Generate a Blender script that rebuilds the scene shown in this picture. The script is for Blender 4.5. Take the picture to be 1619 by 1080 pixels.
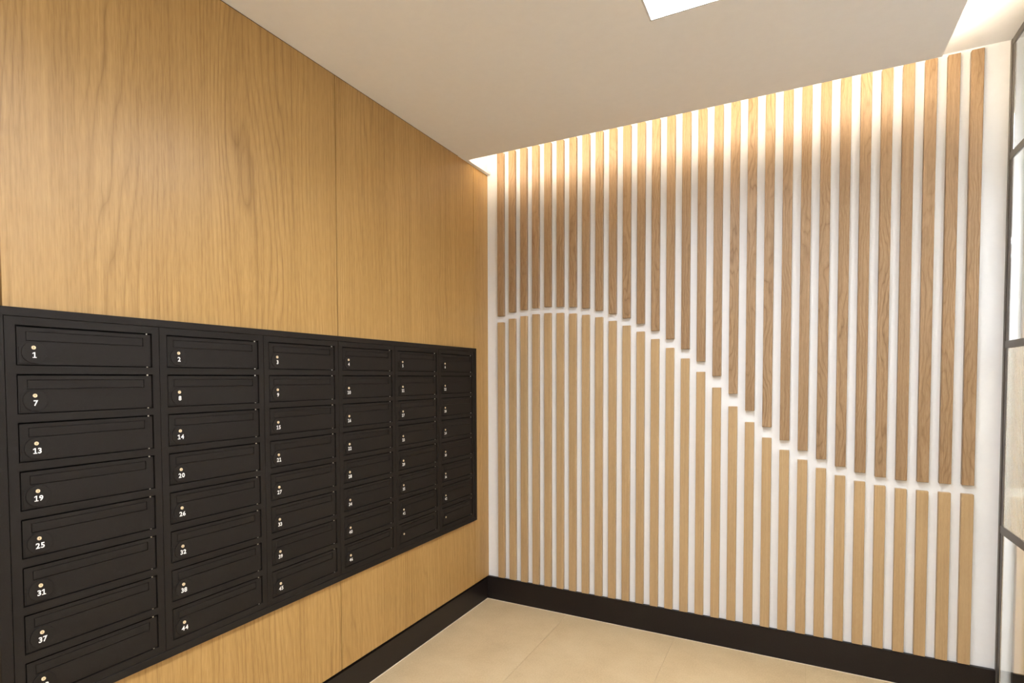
import bpy, bmesh, math
from mathutils import Matrix, Vector

for o in list(bpy.data.objects):
    bpy.data.objects.remove(o)
SC = bpy.context.scene
COL = SC.collection

# ------------------------------------------------------------------ camera
cam_d = bpy.data.cameras.new('camera')
cam = bpy.data.objects.new('camera', cam_d)
COL.objects.link(cam)
CAM_POS = (1.66384, -3.00904, 1.36398)
YAW, PITCH, ROLL = -0.49108, -0.03236, -0.00349
fw = Vector((math.sin(YAW) * math.cos(PITCH), math.cos(YAW) * math.cos(PITCH), math.sin(PITCH)))
r0 = Vector((math.cos(YAW), -math.sin(YAW), 0))
u0 = r0.cross(fw)
rr = r0 * math.cos(ROLL) + u0 * math.sin(ROLL)
uu = -r0 * math.sin(ROLL) + u0 * math.cos(ROLL)
cam.matrix_world = Matrix(((rr.x, uu.x, -fw.x, CAM_POS[0]),
                           (rr.y, uu.y, -fw.y, CAM_POS[1]),
                           (rr.z, uu.z, -fw.z, CAM_POS[2]),
                           (0, 0, 0, 1)))
cam_d.sensor_width = 36.0
cam_d.lens = 882.27 * 36.0 / 1619.0
cam_d.shift_x = 25.27 / 1619.0
cam_d.shift_y = (626.82 - 540.0) / 1619.0
cam_d.clip_start = 0.02
SC.camera = cam

# ------------------------------------------------------------------ world, exposure, lamp strengths
world = bpy.data.worlds.new('world')
SC.world = world
world.use_nodes = True
world.node_tree.nodes['Background'].inputs[0].default_value = (0.5, 0.42, 0.34, 1)
world.node_tree.nodes['Background'].inputs[1].default_value = 0.0
vs = SC.view_settings
vs.view_transform = 'Standard'
vs.look = 'None'
vs.exposure = 0.12
vs.gamma = 1.0
vs.use_curve_mapping = False
PANEL_COL, PANEL_GLOW, PANEL_WATTS = (1.0, 1.06, 1.15), 15.0, 72.0      # glow of the diffuser, watts per square metre
LED_COL, LED_POWER = (1.0, 0.84, 0.63), 94.0

# ------------------------------------------------------------------ materials
def new_mat(name):
    m = bpy.data.materials.new(name)
    m.use_nodes = True
    return m, m.node_tree, m.node_tree.nodes['Principled BSDF']

def node(nt, kind, **kw):
    n = nt.nodes.new(kind)
    for k, v in kw.items():
        if k.startswith('in_'):
            n.inputs[k[3:].replace('_', ' ')].default_value = v
        else:
            setattr(n, k, v)
    return n

def position(nt, vary=0.0):
    """world position, shifted per object so that repeats differ"""
    g = node(nt, 'ShaderNodeNewGeometry')
    if not vary:
        return g.outputs['Position']
    oi = node(nt, 'ShaderNodeObjectInfo')
    mul = node(nt, 'ShaderNodeMath', operation='MULTIPLY')
    nt.links.new(oi.outputs['Random'], mul.inputs[0])
    mul.inputs[1].default_value = vary
    add = node(nt, 'ShaderNodeVectorMath', operation='ADD')
    nt.links.new(g.outputs['Position'], add.inputs[0])
    nt.links.new(mul.outputs[0], add.inputs[1])
    return add.outputs[0]

def scaled(nt, vec, s):
    n = node(nt, 'ShaderNodeVectorMath', operation='MULTIPLY')
    nt.links.new(vec, n.inputs[0])
    n.inputs[1].default_value = s
    return n.outputs[0]

def noise(nt, vec, scale=1.0, detail=3.0, rough=0.55, dist=0.0):
    n = node(nt, 'ShaderNodeTexNoise')
    n.inputs['Scale'].default_value = scale
    n.inputs['Detail'].default_value = detail
    n.inputs['Roughness'].default_value = rough
    n.inputs['Distortion'].default_value = dist
    nt.links.new(vec, n.inputs['Vector'])
    return n.outputs[0]

def math_n(nt, op, a, b=None, clamp=False):
    n = node(nt, 'ShaderNodeMath', operation=op)
    n.use_clamp = clamp
    for i, v in enumerate((a, b)):
        if v is None:
            continue
        if isinstance(v, (int, float)):
            n.inputs[i].default_value = v
        else:
            nt.links.new(v, n.inputs[i])
    return n.outputs[0]

def ramp(nt, fac, stops):
    n = node(nt, 'ShaderNodeValToRGB')
    el = n.color_ramp.elements
    while len(el) < len(stops):
        el.new(0.5)
    for e, (p, c) in zip(el, stops):
        e.position = p
        e.color = (*c, 1)
    nt.links.new(fac, n.inputs[0])
    return n.outputs[0]

def srgb(r, g, b):
    f = lambda v: (v / 255 / 12.92) if v <= 10.31 else ((v / 255 + 0.055) / 1.055) ** 2.4
    return (f(r), f(g), f(b))

def wood(name, dark, mid, light, freq, warp_scale, warp, fine, line=0.5, rough=0.42, vary=7.0, bump=0.05, spec=0.3):
    """vertical-grain oak: warped growth lines, fine streaks and short dark pores"""
    m, nt, b = new_mat(name)
    p = position(nt, vary)
    sep = node(nt, 'ShaderNodeSeparateXYZ')
    nt.links.new(p, sep.inputs[0])
    lat = math_n(nt, 'ADD', sep.outputs[0], sep.outputs[1])
    w1 = noise(nt, scaled(nt, p, warp_scale), 1.0, 3.0, 0.5)
    u = math_n(nt, 'ADD', lat, math_n(nt, 'MULTIPLY', w1, warp))
    band = math_n(nt, 'SINE', math_n(nt, 'MULTIPLY', u, freq))
    band = math_n(nt, 'POWER', math_n(nt, 'ABSOLUTE', band), 0.45)          # mostly 1 with narrow dark lines
    mask = noise(nt, scaled(nt, p, (6, 6, 0.7)), 1.0, 2.0, 0.5)
    mask = math_n(nt, 'MULTIPLY', math_n(nt, 'SUBTRACT', mask, 0.28, clamp=True), 2.2, clamp=True)
    lines = math_n(nt, 'MULTIPLY', math_n(nt, 'SUBTRACT', band, 0.72), math_n(nt, 'MULTIPLY', mask, line))
    streak = noise(nt, scaled(nt, p, (fine, fine, fine * 0.012)), 1.0, 3.0, 0.6)
    broad = noise(nt, scaled(nt, p, (9, 9, 0.5)), 1.0, 2.0, 0.5)
    pore = noise(nt, scaled(nt, p, (fine * 2.4, fine * 2.4, fine * 0.16)), 1.0, 2.0, 0.6)
    mid_s = noise(nt, scaled(nt, p, (fine * 0.33, fine * 0.33, fine * 0.006)), 1.0, 3.0, 0.6)
    lines = math_n(nt, 'MULTIPLY', lines, math_n(nt, 'ADD', math_n(nt, 'MULTIPLY', pore, 1.6), 0.1))
    s = math_n(nt, 'ADD', math_n(nt, 'MULTIPLY', streak, 0.55), lines)
    s = math_n(nt, 'ADD', s, math_n(nt, 'MULTIPLY', mid_s, 0.35))
    s = math_n(nt, 'ADD', s, math_n(nt, 'MULTIPLY', broad, 0.22))
    s = math_n(nt, 'ADD', s, math_n(nt, 'MULTIPLY', pore, 0.55))
    s = math_n(nt, 'ADD', s, -0.33, clamp=True)
    c = ramp(nt, s, [(0.18, dark), (0.5, mid), (0.82, light)])
    nt.links.new(c, b.inputs['Base Color'])
    b.inputs['Roughness'].default_value = rough
    b.inputs['Specular IOR Level'].default_value = spec
    bp = node(nt, 'ShaderNodeBump')
    bp.inputs['Strength'].default_value = bump
    bp.inputs['Distance'].default_value = 0.002
    nt.links.new(s, bp.inputs['Height'])
    nt.links.new(bp.outputs[0], b.inputs['Normal'])
    return m

def grainy(name, c1, c2, scale, rough, spec=0.5, bump=0.0, bump_scale=None, dist=0.001):
    m, nt, b = new_mat(name)
    p = position(nt)
    n = noise(nt, p, scale, 3.0, 0.65)
    nt.links.new(ramp(nt, n, [(0.3, c1), (0.7, c2)]), b.inputs['Base Color'])
    b.inputs['Roughness'].default_value = rough
    b.inputs['Specular IOR Level'].default_value = spec
    if bump:
        bp = node(nt, 'ShaderNodeBump')
        bp.inputs['Strength'].default_value = bump
        bp.inputs['Distance'].default_value = dist
        nt.links.new(noise(nt, p, bump_scale or scale, 2.0, 0.6), bp.inputs['Height'])
        nt.links.new(bp.outputs[0], b.inputs['Normal'])
    return m

def stone_floor(name):
    m, nt, b = new_mat(name)
    p = position(nt, 5.0)
    a = noise(nt, p, 5.0, 4.0, 0.6)
    f = noise(nt, p, 140.0, 3.0, 0.7)
    s = math_n(nt, 'ADD', math_n(nt, 'MULTIPLY', a, 0.5), math_n(nt, 'MULTIPLY', f, 0.5))
    c = ramp(nt, s, [(0.30, srgb(184, 159, 122)), (0.5, srgb(200, 176, 138)), (0.7, srgb(210, 188, 151))])
    nt.links.new(c, b.inputs['Base Color'])
    b.inputs['Roughness'].default_value = 0.42
    b.inputs['Specular IOR Level'].default_value = 0.35
    return m

def emit(name, col, power):
    m, nt, b = new_mat(name)
    b.inputs['Base Color'].default_value = (0.8, 0.8, 0.8, 1)
    b.inputs['Emission Color'].default_value = (*col, 1)
    b.inputs['Emission Strength'].default_value = power
    return m

def glass(name, tint, rough):
    m, nt, b = new_mat(name)
    p = position(nt)
    n = noise(nt, p, 2.0, 1.0, 0.5)
    nt.links.new(ramp(nt, n, [(0.0, tint), (1.0, tuple(min(1, t * 1.01) for t in tint))]), b.inputs['Base Color'])
    b.inputs['Roughness'].default_value = rough
    b.inputs['Transmission Weight'].default_value = 1.0
    b.inputs['IOR'].default_value = 1.45
    return m

M = {}
M['panel'] = wood('oak_panel', srgb(138, 103, 55), srgb(169, 132, 78), srgb(186, 150, 94), 150, (3.0, 3.0, 0.5), 0.36, 130, line=0.46, rough=0.38, spec=0.45)
M['slat_light'] = wood('natural_oak', srgb(160, 131, 92), srgb(180, 151, 111), srgb(192, 165, 125), 260, (4, 4, 0.2), 0.05, 260, line=0.15)
M['slat_dark'] = wood('smoked_oak', srgb(120, 93, 64), srgb(150, 121, 89), srgb(172, 143, 110), 190, (11, 11, 2.4), 0.16, 230, line=0.65)
M['white'] = grainy('white_paint', (0.85, 0.85, 0.85), (0.87, 0.87, 0.87), 30, 0.55, 0.3, 0.03, 220)
M['ceiling'] = grainy('ceiling_paint', (0.88, 0.88, 0.88), (0.90, 0.90, 0.90), 25, 0.7, 0.2, 0.03, 200)
M['black'] = grainy('black_powder_coat', srgb(23, 19, 16), srgb(33, 28, 24), 700, 0.6, 0.22, 0.25, 900, 0.0008)
M['black_in'] = grainy('dark_interior', (0.006, 0.006, 0.006), (0.008, 0.008, 0.008), 60, 0.8, 0.1)
M['skirt'] = grainy('black_skirting', srgb(18, 14, 13), srgb(34, 27, 25), 420, 0.4, 0.3)
M['bead'] = grainy('pale_sealant', srgb(226, 210, 186), srgb(236, 221, 198), 40, 0.5, 0.3)
M['steel'] = grainy('dark_steel', srgb(78, 72, 68), srgb(92, 86, 80), 300, 0.38, 0.5)
M['metal'], _nt, _b = new_mat('bright_metal')
_b.inputs['Metallic'].default_value = 1.0
_b.inputs['Roughness'].default_value = 0.35
_nt.links.new(ramp(_nt, noise(_nt, position(_nt), 200), [(0, (0.50, 0.47, 0.42)), (1, (0.60, 0.57, 0.51))]), _b.inputs['Base Color'])
M['lock'] = grainy('lock_face', srgb(214, 190, 150), srgb(232, 212, 176), 400, 0.4, 0.5)
M['keyway'] = grainy('lock_keyway', srgb(120, 96, 66), srgb(130, 104, 72), 400, 0.5, 0.4)
M['ink'] = grainy('white_print', (0.86, 0.84, 0.80), (0.9, 0.88, 0.84), 50, 0.5, 0.3)
M['floor'] = stone_floor('beige_stone_tile')
M['grout'] = grainy('grout', srgb(176, 152, 116), srgb(186, 162, 126), 80, 0.8, 0.2)
M['substrate'] = grainy('dark_backing_board', srgb(58, 36, 24), srgb(66, 42, 28), 40, 0.8, 0.2)
M['glow'] = emit('light_panel_diffuser', PANEL_COL, PANEL_GLOW)
M['led'] = emit('led_diffuser', LED_COL, LED_POWER)
M['alu'] = grainy('white_profile', (0.7, 0.69, 0.67), (0.74, 0.73, 0.71), 60, 0.5, 0.4)
M['glass'] = glass('clear_glass', (0.97, 0.97, 0.92), 0.0)
M['reeded'] = glass('reeded_glass', (0.96, 0.91, 0.77), 0.08)

# ------------------------------------------------------------------ helpers
def box(bm, x0, x1, y0, y1, z0, z1):
    v = [bm.verts.new(p) for p in ((x0, y0, z0), (x1, y0, z0), (x1, y1, z0), (x0, y1, z0),
                                   (x0, y0, z1), (x1, y0, z1), (x1, y1, z1), (x0, y1, z1))]
    for f in ((0, 3, 2, 1), (4, 5, 6, 7), (0, 1, 5, 4), (1, 2, 6, 5), (2, 3, 7, 6), (3, 0, 4, 7)):
        bm.faces.new([v[i] for i in f])

def mesh_of(name, bm, mats):
    me = bpy.data.meshes.new(name)
    bm.normal_update()
    bm.to_mesh(me)
    bm.free()
    for m in (mats if isinstance(mats, (list, tuple)) else [mats]):
        me.materials.append(m)
    return me

def link(name, data, parent=None, loc=(0, 0, 0)):
    o = bpy.data.objects.new(name, data)
    COL.objects.link(o)
    o.location = loc
    if parent is not None:
        o.parent = parent
    return o

def boxes(name, dims, mat, parent=None, loc=(0, 0, 0), bevel=0.0):
    bm = bmesh.new()
    for d in dims:
        box(bm, *d)
    if bevel:
        bmesh.ops.bevel(bm, geom=list(bm.edges), offset=bevel, segments=1, affect='EDGES', profile=0.5)
    return link(name, mesh_of(name, bm, mat), parent, loc)

def tag(o, label, cat=None, group=None, kind=None):
    o['label'] = label
    if cat:
        o['category'] = cat
    if group:
        o['group'] = group
    if kind:
        o['kind'] = kind
    return o

def empty(name, loc):
    o = bpy.data.objects.new(name, None)
    o.empty_display_size = 0.1
    COL.objects.link(o)
    o.location = loc
    return o

def grid(us, vs_, holes, place):
    """boxes for every cell of a grid except the holes; place(u0,u1,v0,v1) -> box dims"""
    out = []
    for i in range(len(us) - 1):
        for j in range(len(vs_) - 1):
            if (i, j) not in holes:
                out.append(place(us[i], us[i + 1], vs_[j], vs_[j + 1]))
    return out

# ------------------------------------------------------------------ key dimensions (metres)
H = 2.60                      # underside of the lowered ceiling
ZC = 2.7225                   # upper ceiling
W = 2.4168                    # face of the glazed screen
FAR = 3.45                    # far wall of the space behind the screen
YB = -5.2                     # wall behind the photographer
T = 0.0234                    # slat depth
COVE = 0.257                  # slot between lowered ceiling and slatted wall
XR = 2.152                    # right-hand edge of the lowered ceiling
SEAM = (-2.388, -1.280, -0.168)

# mailbox bank
MB_Y0, MB_P, MB_N = -2.3904, 0.3662, 6
MB_Y1 = MB_Y0 + MB_P * MB_N
MB_TOP, MB_BOT = 1.5172, 0.5507       # inner edge of the surround
FR_T, FR_B, FR_S = 0.0222, 0.0245, 0.0258
MX = 0.013                            # face of the units
DOOR_W, DOOR_H, ROW = 0.3237, 0.0985, 0.1182
DOOR_L, DOOR_TOP = 0.0220, 1.4972

# ------------------------------------------------------------------ the setting
fl = boxes('floor', [(-0.3, FAR + 0.1, YB - 0.1, 0.1, -0.12, -0.0025)], M['grout'])
tag(fl, 'pale beige stone tile floor between the black skirtings', 'floor', kind='structure')
TILE_X = [-0.02] + [0.525 + 0.6 * k for k in range(4)] + [2.925, FAR]
TILE_Y = [0.0] + [-1.2 * k for k in range(1, 5)] + [YB]
for i in range(len(TILE_X) - 1):
    for j in range(len(TILE_Y) - 1):
        g = 0.0005
        boxes('tile', [(TILE_X[i] + g, TILE_X[i + 1] - g, TILE_Y[j + 1] + g, TILE_Y[j] - g, -0.0025, 0.0)], M['floor'], fl)

# left wall: backing with a recess for the mailboxes, oak panels in front
wl = boxes('wall_left',
           grid([YB, MB_Y0 - 0.01, MB_Y1 + 0.01, 0.1], [-0.02, MB_BOT - 0.01, MB_TOP + 0.01, ZC],
                {(1, 1)}, lambda a, b, c, d: (-0.26, -0.02, a, b, c, d))
           + [(-0.30, -0.26, YB, 0.1, -0.02, ZC)], M['substrate'])
tag(wl, 'left wall clad in vertical-grain golden oak panels around the black mailboxes', 'wall', kind='structure')
g = 0.0016
PZ0, PZ1 = 0.1395, 2.598
def panel(y0, y1, z0, z1):
    boxes('wood_panel', [(-0.0195, 0.0, y0 + g, y1 - g, z0, z1)], M['panel'], wl, bevel=0.0006)
for y0, y1 in ((SEAM[0], SEAM[1]), (SEAM[1], SEAM[2])):
    panel(y0, y1, MB_TOP + 0.012, PZ1)
    panel(y0, y1, PZ0, MB_BOT - 0.012)
panel(SEAM[2], 0.0 + g, PZ0, PZ1)
panel(-3.50, SEAM[0] - 0.006, MB_TOP + 0.012, PZ1)
panel(-3.50, SEAM[0], PZ0, MB_BOT - 0.012)
panel(-3.50, MB_Y0 - 0.012, MB_BOT - 0.012, MB_TOP + 0.012)
panel(-4.60, -3.50, PZ0, PZ1)
panel(YB, -4.60, PZ0, PZ1)

bl = boxes('baseboard_left', [(-0.0198, 0.0, YB, -0.0172, 0.0, 0.1275)], M['skirt'])
tag(bl, 'black skirting board under the oak panels of the mailbox wall', 'skirting', kind='structure')
boxes('sealant_bead', [(0.0, 0.0035, YB, -0.0172, 0.0, 0.002)], M['bead'], bl)

# slatted back wall
wb = boxes('wall_back', [(-0.02, FAR, 0.0, 0.1, -0.02, ZC)], M['white'])
tag(wb, 'white back wall carrying vertical oak slats split along a wave', 'wall', kind='structure')
GAPS = [(1.738, 1.7005), (1.7566, 1.7184), (1.7662, 1.7300), (1.7725, 1.7367), (1.7743, 1.7388), (1.7709, 1.7354),
        (1.7635, 1.7278), (1.7522, 1.7162), (1.7357, 1.6990), (1.7130, 1.6746), (1.6853, 1.6454), (1.6515, 1.6100),
        (1.6114, 1.5677), (1.5650, 1.5195), (1.5105, 1.4626), (1.4463, 1.3935), (1.3710, 1.3140), (1.2830, 1.2210),
        (1.2010, 1.1450), (1.1240, 1.0720), (1.0638, 1.0166), (1.0193, 0.9747), (0.9829, 0.9404), (0.9540, 0.9118),
        (0.9319, 0.8918), (0.9177, 0.8790), (0.9100, 0.8720), (0.9083, 0.8703), (0.9080, 0.8703), (0.9075, 0.8703)]
SL_Z0, SL_Z1 = 0.1455, 2.7060
SX0, SP, SWD = 0.07889, 0.07627, 0.04113
def slat(x, z0, z1, dark):
    n = 'smoked_oak_slat' if dark else 'natural_oak_slat'
    boxes(n, [(x, x + SWD, -T, -0.0002, z0, z1)], M['slat_dark' if dark else 'slat_light'], wb, bevel=0.0014)
xs = [(SX0 + SP * i, gp) for i, gp in enumerate(GAPS)] + [(2.474 + SP * i, GAPS[-1]) for i in range(12)]
for x, (a, b) in xs:
    slat(x, a, SL_Z1, True)
    slat(x, SL_Z0, b, False)

bb = boxes('baseboard_back', [(-0.0198, W - 0.001, -0.0171, -0.0002, 0.0, 0.140)], M['skirt'])
tag(bb, 'black skirting board under the slatted back wall', 'skirting', kind='structure')
boxes('sealant_bead', [(0.0, W - 0.001, -0.0206, -0.0171, 0.0, 0.002)], M['bead'], bb)
bf = boxes('baseboard_far', [(W + 0.056, FAR, -0.0171, -0.0002, 0.0, 0.140)], M['skirt'])
tag(bf, 'black skirting board seen through the lowest pane of the glazed screen', 'skirting', kind='structure')

# remaining enclosure
wf = boxes('wall_front', [(-0.3, FAR, YB - 0.1, YB, -0.02, ZC)], M['white'])
tag(wf, 'plain white wall closing the lobby behind the photographer', 'wall', kind='structure')
wr = boxes('wall_right', [(W, W + 0.08, YB, -2.24, 0.0, ZC)], M['white'])
tag(wr, 'plain white wall continuing from the glazed screen', 'wall', kind='structure')
wx = boxes('wall_far', [(FAR, FAR + 0.1, YB, 0.1, -0.02, ZC)], M['white'])
tag(wx, 'plain white wall of the space behind the glazed screen', 'wall', kind='structure')
ce = boxes('ceiling', [(-0.3, FAR + 0.1, YB - 0.1, 0.1, ZC, ZC + 0.06)], M['ceiling'])
tag(ce, 'bright upper ceiling seen past the edge of the lowered ceiling', 'ceiling', kind='structure')

# lowered ceiling with openings for the square light panels
LP = [(1.206, -1.37, 0.36), (1.206, -2.25, 0.36), (1.206, -3.13, 0.36), (1.206, -4.01, 0.36), (1.206, -4.89, 0.36)]      # left x, near y, size; all but the first are added, unseen fill lights
ux = [0.0, LP[0][0], LP[0][0] + LP[0][2], XR]
vy = [YB]
for l in reversed(LP):
    vy += [l[1], l[1] + l[2]]
vy.append(-COVE)
raft = boxes('ceiling_raft', grid(ux, vy, {(1, 1 + 2 * k) for k in range(len(LP))}, lambda a, b, c, d: (a, b, c, d, H, H + 0.02)), M['ceiling'])
tag(raft, 'lowered plaster ceiling with a hidden glow along its edges', 'ceiling', kind='structure')
boxes('wall_return', [(-0.0195, 0.0, -COVE - 0.05, -0.0002, PZ1 + 0.0005, ZC)], M['white'], wl)
boxes('edge_trim', [(0.0, 0.022, -COVE, -0.0002, H - 0.003, H + 0.010)], M['ceiling'], raft)

# ------------------------------------------------------------------ light fittings
def light_panel(x, y, s, z, depth, label, parts_z=0.0):
    t = empty('ceiling_light', (x + s / 2, y + s / 2, z))
    tag(t, label, 'ceiling light', 'square ceiling light panels')
    h = s / 2 - 0.001
    f = 0.006
    boxes('light_frame', [(-h, h, -h, -h + f, 0, depth), (-h, h, h - f, h, 0, depth),
                          (-h, -h + f, -h + f, h - f, 0, depth), (h - f, h, -h + f, h - f, 0, depth),
                          (-h + f, h - f, -h + f, h - f, depth - 0.008, depth)], M['alu'], t)
    boxes('diffuser', [(-h + f, h - f, -h + f, h - f, 0.0005, 0.006)], M['glow'], t)
    ld = bpy.data.lights.new('lamp', 'AREA')
    ld.shape = 'SQUARE'
    ld.size = s - 0.02
    ld.spread = math.radians(150)
    ld.color = tuple(c / max(PANEL_COL) for c in PANEL_COL)
    ld.energy = PANEL_WATTS * max(PANEL_COL) * s * s
    link('lamp', ld, t, (0, 0, -0.001))
    return t
for l, where in zip(LP, ('glowing white square light panel set into the lowered ceiling',
                         'added unseen fill light panel in the ceiling just in front of the photographer',
                         'added unseen fill light panel in the ceiling right above the photographer',
                         'added unseen fill light panel in the ceiling close behind the photographer',
                         'added unseen fill light panel in the ceiling at the end wall behind the photographer')):
    light_panel(*l, H, 0.05, where)
light_panel(2.58, -1.65, 0.78, ZC - 0.021, 0.02, 'added unseen fill light panel beyond the glazed screen')  # added lamp, out of view, to brighten the space behind the screen

def led(name, label, profile, diffuser):
    t = empty(name, profile[0])
    tag(t, label, 'strip light', 'cove strip lights')
    l = t.location
    def relx(d):
        return (d[0] - l[0], d[1] - l[0], d[2] - l[1], d[3] - l[1], d[4] - l[2], d[5] - l[2])
    boxes('profile', [relx(profile[1])], M['alu'], t)
    boxes('diffuser', [relx(diffuser)], M['led'], t)
    return t
LZ = H + 0.02
led('led_strip', 'warm strip light hidden along the ceiling edge facing the slatted wall',
    ((1.08, -COVE - 0.016, LZ), (0.03, XR - 0.03, -COVE - 0.024, -COVE - 0.010, LZ, LZ + 0.003)),
    (0.03, XR - 0.03, -COVE - 0.023, -COVE - 0.011, LZ + 0.003, LZ + 0.013))
led('led_strip', 'warm strip light hidden along the ceiling edge facing the glazed screen',
    ((XR - 0.01, -1.6, LZ), (XR - 0.018, XR - 0.004, -3.0, -COVE - 0.003, LZ, LZ + 0.003)),
    (XR - 0.017, XR - 0.005, -3.0, -COVE - 0.003, LZ + 0.003, LZ + 0.013))

# ------------------------------------------------------------------ glazed screen
gs = empty('glazed_screen', (W + 0.025, -1.1, 0.0))
tag(gs, 'dark steel framed glass screen with a reeded middle pane', 'glass screen')
def gpart(name, dims, mat, bevel=0.0):
    dd = [(d[0] - gs.location.x, d[1] - gs.location.x, d[2] - gs.location.y, d[3] - gs.location.y, d[4], d[5]) for d in dims]
    return boxes(name, dd, mat, gs, bevel=bevel)
POST = [(-0.019, -0.0005), (-1.12, -1.08), (-2.236, -2.20)]
for y0, y1 in POST:
    gpart('post', [(W, W + 0.012, y0, y1, 0.0, ZC - 0.004)], M['steel'], 0.0012)
RAILS = [(0.002, 0.030), (0.719, 0.752), (1.4785, 1.5085), (2.2360, 2.2660), (2.6915, 2.7175)]
BAYS = [(-1.08, -0.019), (-2.20, -1.12)]
GX = W + 0.0045
for y0, y1 in BAYS:
    for s0, s1 in ((y1 - 0.030, y1 - 0.0035), (y0 + 0.0035, y0 + 0.030)):
        gpart('stile', [(W + 0.003, W + 0.011, s0, s1, 0.001, ZC - 0.006)], M['steel'], 0.001)
    gpart('rebate', [(W + 0.008, W + 0.011, y1 - 0.0032, y1 + 0.001, 0.001, ZC - 0.006)], M['black_in'])
    for z0, z1 in RAILS:
        gpart('rail', [(W + 0.001, W + 0.012, y0 + 0.0036, y1 - 0.0036, z0, z1)], M['steel'], 0.001)
    for k in range(4):
        z0, z1 = RAILS[k][1] + 0.0005, RAILS[k + 1][0] - 0.0005
        a, b = y0 + 0.0305, y1 - 0.0305
        if k == 1:
            bm = bmesh.new()
            pitch, n = 0.015, 8
            cnt = int((b - a) / pitch * n)
            front, back = [], []
            for i in range(cnt + 1):
                y = a + (b - a) * i / cnt
                dx = 0.0007 * abs(math.sin(math.pi * (y - a) / pitch))
                front.append([bm.verts.new((GX - dx - gs.location.x, y - gs.location.y, z)) for z in (z0, z1)])
                back.append([bm.verts.new((GX + 0.004 - gs.location.x, y - gs.location.y, z)) for z in (z0, z1)])
            for i in range(cnt):
                bm.faces.new((front[i][0], front[i][1], front[i + 1][1], front[i + 1][0]))
                bm.faces.new((back[i][0], back[i + 1][0], back[i + 1][1], back[i][1]))
                bm.faces.new((front[i][1], back[i][1], back[i + 1][1], front[i + 1][1]))
                bm.faces.new((front[i][0], front[i + 1][0], back[i + 1][0], back[i][0]))
            bm.faces.new((front[0][0], back[0][0], back[0][1], front[0][1]))
            bm.faces.new((front[-1][0], front[-1][1], back[-1][1], back[-1][0]))
            bmesh.ops.recalc_face_normals(bm, faces=list(bm.faces))
            o = link('reeded_pane', mesh_of('reeded_pane', bm, M['reeded']), gs)
            o['label'] = 'vertically reeded glass pane'
        else:
            gpart('pane', [(GX, GX + 0.004, a, b, z0, z1)], M['glass'])

# ------------------------------------------------------------------ mailbox bank: surround
sur = empty('mailbox_surround', (0.0, (MB_Y0 + MB_Y1) / 2, MB_BOT - FR_B))
tag(sur, 'flat black mitred metal frame around the whole mailbox bank', 'frame')
def strip(pts):
    bm = bmesh.new()
    loc = sur.location
    a = [bm.verts.new((0.0004 - loc.x, y - loc.y, z - loc.z)) for y, z in pts]
    b = [bm.verts.new((0.015 - loc.x, y - loc.y, z - loc.z)) for y, z in pts]
    bm.faces.new(a[::-1])
    bm.faces.new(b)
    for i in range(4):
        j = (i + 1) % 4
        bm.faces.new((a[i], a[j], b[j], b[i]))
    bmesh.ops.recalc_face_normals(bm, faces=list(bm.faces))
    bmesh.ops.bevel(bm, geom=list(bm.edges), offset=0.0007, segments=1, affect='EDGES')
    link('frame_strip', mesh_of('frame_strip', bm, M['black']), sur)
yi0, yi1, zi0, zi1 = MB_Y0 - 0.0010, MB_Y1 + 0.0010, MB_BOT - 0.0010, MB_TOP + 0.0010
yo0, yo1, zo0, zo1 = MB_Y0 - FR_S, MB_Y1 + FR_S, MB_BOT - FR_B, MB_TOP + FR_T
strip([(yo0, zo1), (yo1, zo1), (yi1, zi1), (yi0, zi1)])
strip([(yo0, zo0), (yo1, zo0), (yi1, zi0), (yi0, zi0)])
strip([(yo0, zo0), (yo0, zo1), (yi0, zi1), (yi0, zi0)])
strip([(yo1, zo0), (yo1, zo1), (yi1, zi1), (yi1, zi0)])

# ------------------------------------------------------------------ mailbox bank: shared meshes
# local frame of a door: y to the right from its left edge, z down from its top edge (negative), x out of the wall
def shared(name, dims, mat, bevel=0.0):
    bm = bmesh.new()
    for d in dims:
        box(bm, *d)
    if bevel:
        bmesh.ops.bevel(bm, geom=list(bm.edges), offset=bevel, segments=1, affect='EDGES')
    return mesh_of(name, bm, mat)

def disc(bm, x0, x1, cy, cz, r, seg=28, ry=None):
    a, b = [], []
    for i in range(seg):
        t = 2 * math.pi * i / seg
        a.append(bm.verts.new((x0, cy + (ry or r) * math.cos(t), cz + r * math.sin(t))))
        b.append(bm.verts.new((x1, cy + (ry or r) * math.cos(t), cz + r * math.sin(t))))
    fs = [bm.faces.new(b)]
    for i in range(seg):
        j = (i + 1) % seg
        fs.append(bm.faces.new((a[i], a[j], b[j], b[i])))
    fs.append(bm.faces.new(a[::-1]))
    return fs

GAP = 0.0034
DX = 0.0105                      # face of a door
FL0, FL1, FLT, FLB = 0.0215, 0.3000, -0.0140, -0.0380
door_dims = grid([GAP, FL0, FL1, DOOR_W - GAP], [-DOOR_H + GAP * 0.8, FLB, FLT, -GAP * 1.3], {(1, 1)},
                 lambda a, b, c, d: (DX - 0.004, DX, a, b, c, d))
door_dims.append((DX - 0.006, DX - 0.004, GAP, DOOR_W - GAP, -DOOR_H + GAP * 0.8, -GAP * 1.3))
ME_DOOR = shared('door', door_dims, M['black'])
q = 0.0014
ME_FLAP = shared('letter_flap', [(DX - 0.0038, DX - 0.0004, FL0 + q, FL1 - q, FLB + q, FLT - q)], M['black'], 0.0004)
bm = bmesh.new()
box(bm, DX, DX + 0.0012, 0.0068, 0.050, -0.0925, -0.0520)
ME_PLATE = mesh_of('lock_plate', bm, M['black'])
bm = bmesh.new()
disc(bm, DX + 0.0012, DX + 0.0034, 0.0372, -0.0655, 0.0262, 36)
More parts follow.
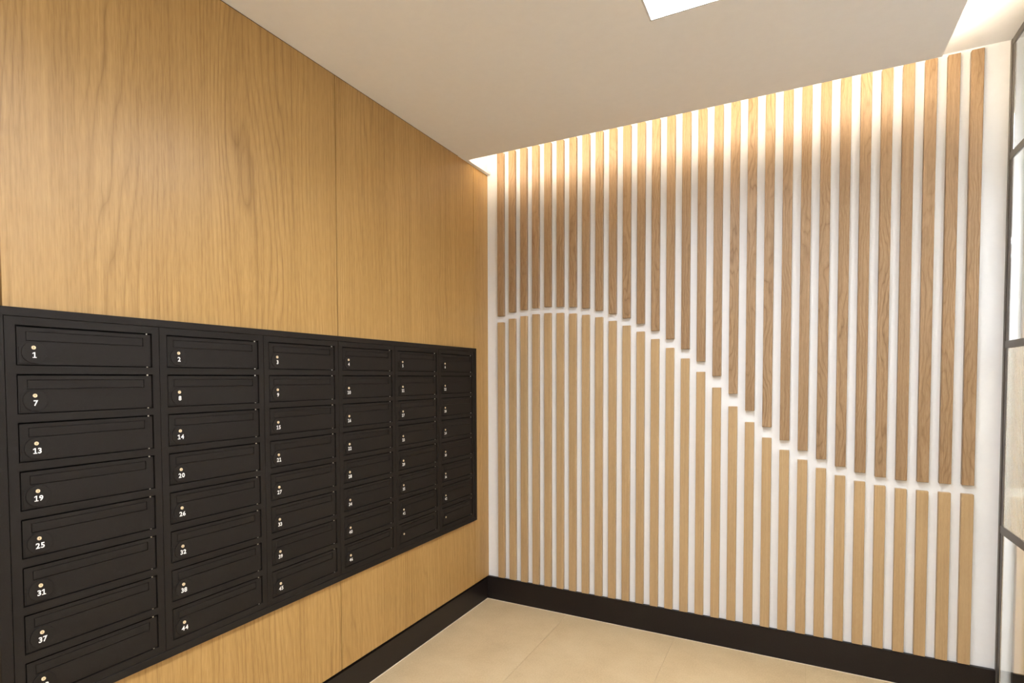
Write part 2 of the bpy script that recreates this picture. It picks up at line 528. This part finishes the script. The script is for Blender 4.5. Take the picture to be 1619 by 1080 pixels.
bmesh.ops.bevel(bm, geom=[e for e in bm.edges if all(v.co.x > DX + 0.003 for v in e.verts)], offset=0.0006, segments=1, affect='EDGES')
ME_DISC = mesh_of('lock_disc', bm, M['black'])
bm = bmesh.new()
disc(bm, DX + 0.0034, DX + 0.0052, 0.0355, -0.0537, 0.0046, 16)
nk = len(bm.faces)
box(bm, DX + 0.0052, DX + 0.0054, 0.0349, 0.0361, -0.0562, -0.0512)
bm.faces.ensure_lookup_table()
for f in bm.faces[nk:]:
    f.material_index = 1
ME_LOCK = mesh_of('lock', bm, [M['lock'], M['keyway']])
def pin_mesh(z0, z1):
    bm = bmesh.new()
    vs0, vs1 = [], []
    for i in range(8):
        t = 2 * math.pi * i / 8
        x, y = DX - 0.0008 + 0.0017 * math.cos(t), DOOR_W - 0.0135 + 0.0024 * math.sin(t)
        vs0.append(bm.verts.new((x, y, z0)))
        vs1.append(bm.verts.new((x, y, z1)))
    bm.faces.new(vs0[::-1])
    bm.faces.new(vs1)
    for i in range(8):
        j = (i + 1) % 8
        bm.faces.new((vs0[i], vs0[j], vs1[j], vs1[i]))
    return mesh_of('hinge_pin', bm, M['metal'])
ME_PIN_T = pin_mesh(-GAP * 1.3, 0.0)
ME_PIN_B = pin_mesh(-DOOR_H, -DOOR_H + GAP * 0.8)

DIGIT_H, DIGIT_ADV = 0.0140, 0.0108
def digit_mesh(ch):
    """one printed digit as (verts, faces) in the text plane, bottom left at the origin, height DIGIT_H"""
    if ch == '1':                               # numeral one with flag and foot
        k = DIGIT_H
        bm_ = bmesh.new()
        for quad in (((0.02, 0), (0.62, 0), (0.62, 0.15), (0.02, 0.15)), ((0.24, 0.15), (0.43, 0.15), (0.43, 1.0), (0.24, 1.0)),
                     ((0.0, 0.68), (0.24, 0.80), (0.24, 1.0), (0.0, 0.84))):
            bm_.faces.new([bm_.verts.new((x * k, y * k, 0)) for x, y in quad])
        me = bpy.data.meshes.new('digit')
        bm_.to_mesh(me)
        bm_.free()
    else:
        cu = bpy.data.curves.new('digit', 'FONT')
        cu.body = ch
        cu.size = 0.02
        cu.offset = 0.00055
        cu.resolution_u = 3
        tmp = bpy.data.objects.new('digit_curve', cu)
        COL.objects.link(tmp)
        dg = bpy.context.evaluated_depsgraph_get()
        dg.update()
        me = bpy.data.meshes.new_from_object(tmp.evaluated_get(dg))
        bpy.data.objects.remove(tmp)
    xs_ = [v.co.x for v in me.vertices]
    ys_ = [v.co.y for v in me.vertices]
    k = DIGIT_H / (max(ys_) - min(ys_))
    wd = (max(xs_) - min(xs_)) * k
    vs_ = [((v.co.x - min(xs_)) * k - wd / 2, (v.co.y - min(ys_)) * k) for v in me.vertices]
    fs_ = [tuple(p.vertices) for p in me.polygons]
    bpy.data.meshes.remove(me)
    return vs_, fs_, wd
DIGITS = {ch: digit_mesh(ch) for ch in '0123456789'}

def number_mesh(txt):
    verts, faces = [], []
    x = 0.0
    centres = []
    for i, ch in enumerate(txt):
        wd = DIGITS[ch][2]
        x += wd / 2
        centres.append(x)
        x += wd / 2 + 0.0014
    total = x - 0.0014
    for ch, cx in zip(txt, centres):
        vv, ff, _ = DIGITS[ch]
        n0 = len(verts)
        for vx, vy_ in vv:
            verts.append((DX + 0.0037, 0.0372 + cx - total / 2 + vx, -0.0790 + vy_))
        faces += [tuple(n0 + i for i in f) for f in ff]
    me = bpy.data.meshes.new('number')
    me.from_pydata(verts, [], faces)
    me.materials.append(M['ink'])
    return me

# body of one column: front plate with eight openings, sides, back
S = 0.0008
ucut = [S, DOOR_L, DOOR_L + DOOR_W, MB_P - S]
vcut = [MB_BOT]
for r in range(7, -1, -1):
    t = DOOR_TOP - ROW * r
    vcut += [t - DOOR_H, t]
vcut.append(MB_TOP)
vcut = [v - MB_BOT for v in vcut]
holes = {(1, 1 + 2 * k) for k in range(8)}
body = grid(ucut, vcut, holes, lambda a, b, c, d: (MX - 0.010, MX, a, b, c, d))
HT = MB_TOP - MB_BOT
body += [(-0.18, MX - 0.010, S, 0.004, 0, HT), (-0.18, MX - 0.010, MB_P - 0.004, MB_P - S, 0, HT),
         (-0.18, MX - 0.010, 0.004, MB_P - 0.004, 0, 0.004), (-0.18, MX - 0.010, 0.004, MB_P - 0.004, HT - 0.004, HT)]
ME_BODY = shared('cabinet_body', body, M['black'])
ME_LINER = shared('back_plate', [(-0.001, 0.002, 0.004, MB_P - 0.004, 0.004, HT - 0.004)], M['black_in'])

UNIT_LABEL = ['black mailbox column at the near end, doors 1, 7, 13, 19, 25, 31 and 37',
              'second black mailbox column, doors numbered 2, 8, 14, 20, 26, 32, 38, 44',
              'third black mailbox column, with door 3 on top and door 45 at bottom',
              'fourth black mailbox column, whose doors run from 4 down to 46',
              'black mailbox column with doors 5 to 41 above an unnumbered bottom door',
              'black mailbox column nearest the slats, doors 6 to 42 above an unnumbered one']
for c in range(MB_N):
    y0 = MB_Y0 + MB_P * c
    unit = empty('mailbox_unit', (0.0, y0, MB_BOT))
    tag(unit, UNIT_LABEL[c], 'mailboxes', 'columns of the mailbox bank')
    link('cabinet_body', ME_BODY, unit)
    link('back_plate', ME_LINER, unit)
    for r in range(8):
        num = r * 6 + c + 1
        d = link('door', ME_DOOR, unit, (0.0, DOOR_L, DOOR_TOP - ROW * r - MB_BOT))
        d['label'] = 'black mailbox door numbered %d' % num if num <= 46 else 'black mailbox door without a number'
        link('letter_flap', ME_FLAP, d)
        link('lock_plate', ME_PLATE, d)
        link('lock_disc', ME_DISC, d)
        k = link('lock', ME_LOCK, d)
        k['label'] = 'small round cream-coloured lock'
        link('hinge_pin', ME_PIN_T, d)
        link('hinge_pin', ME_PIN_B, d)
        if num <= 46:
            link('number', number_mesh(str(num)), d)['label'] = 'white number %d' % num
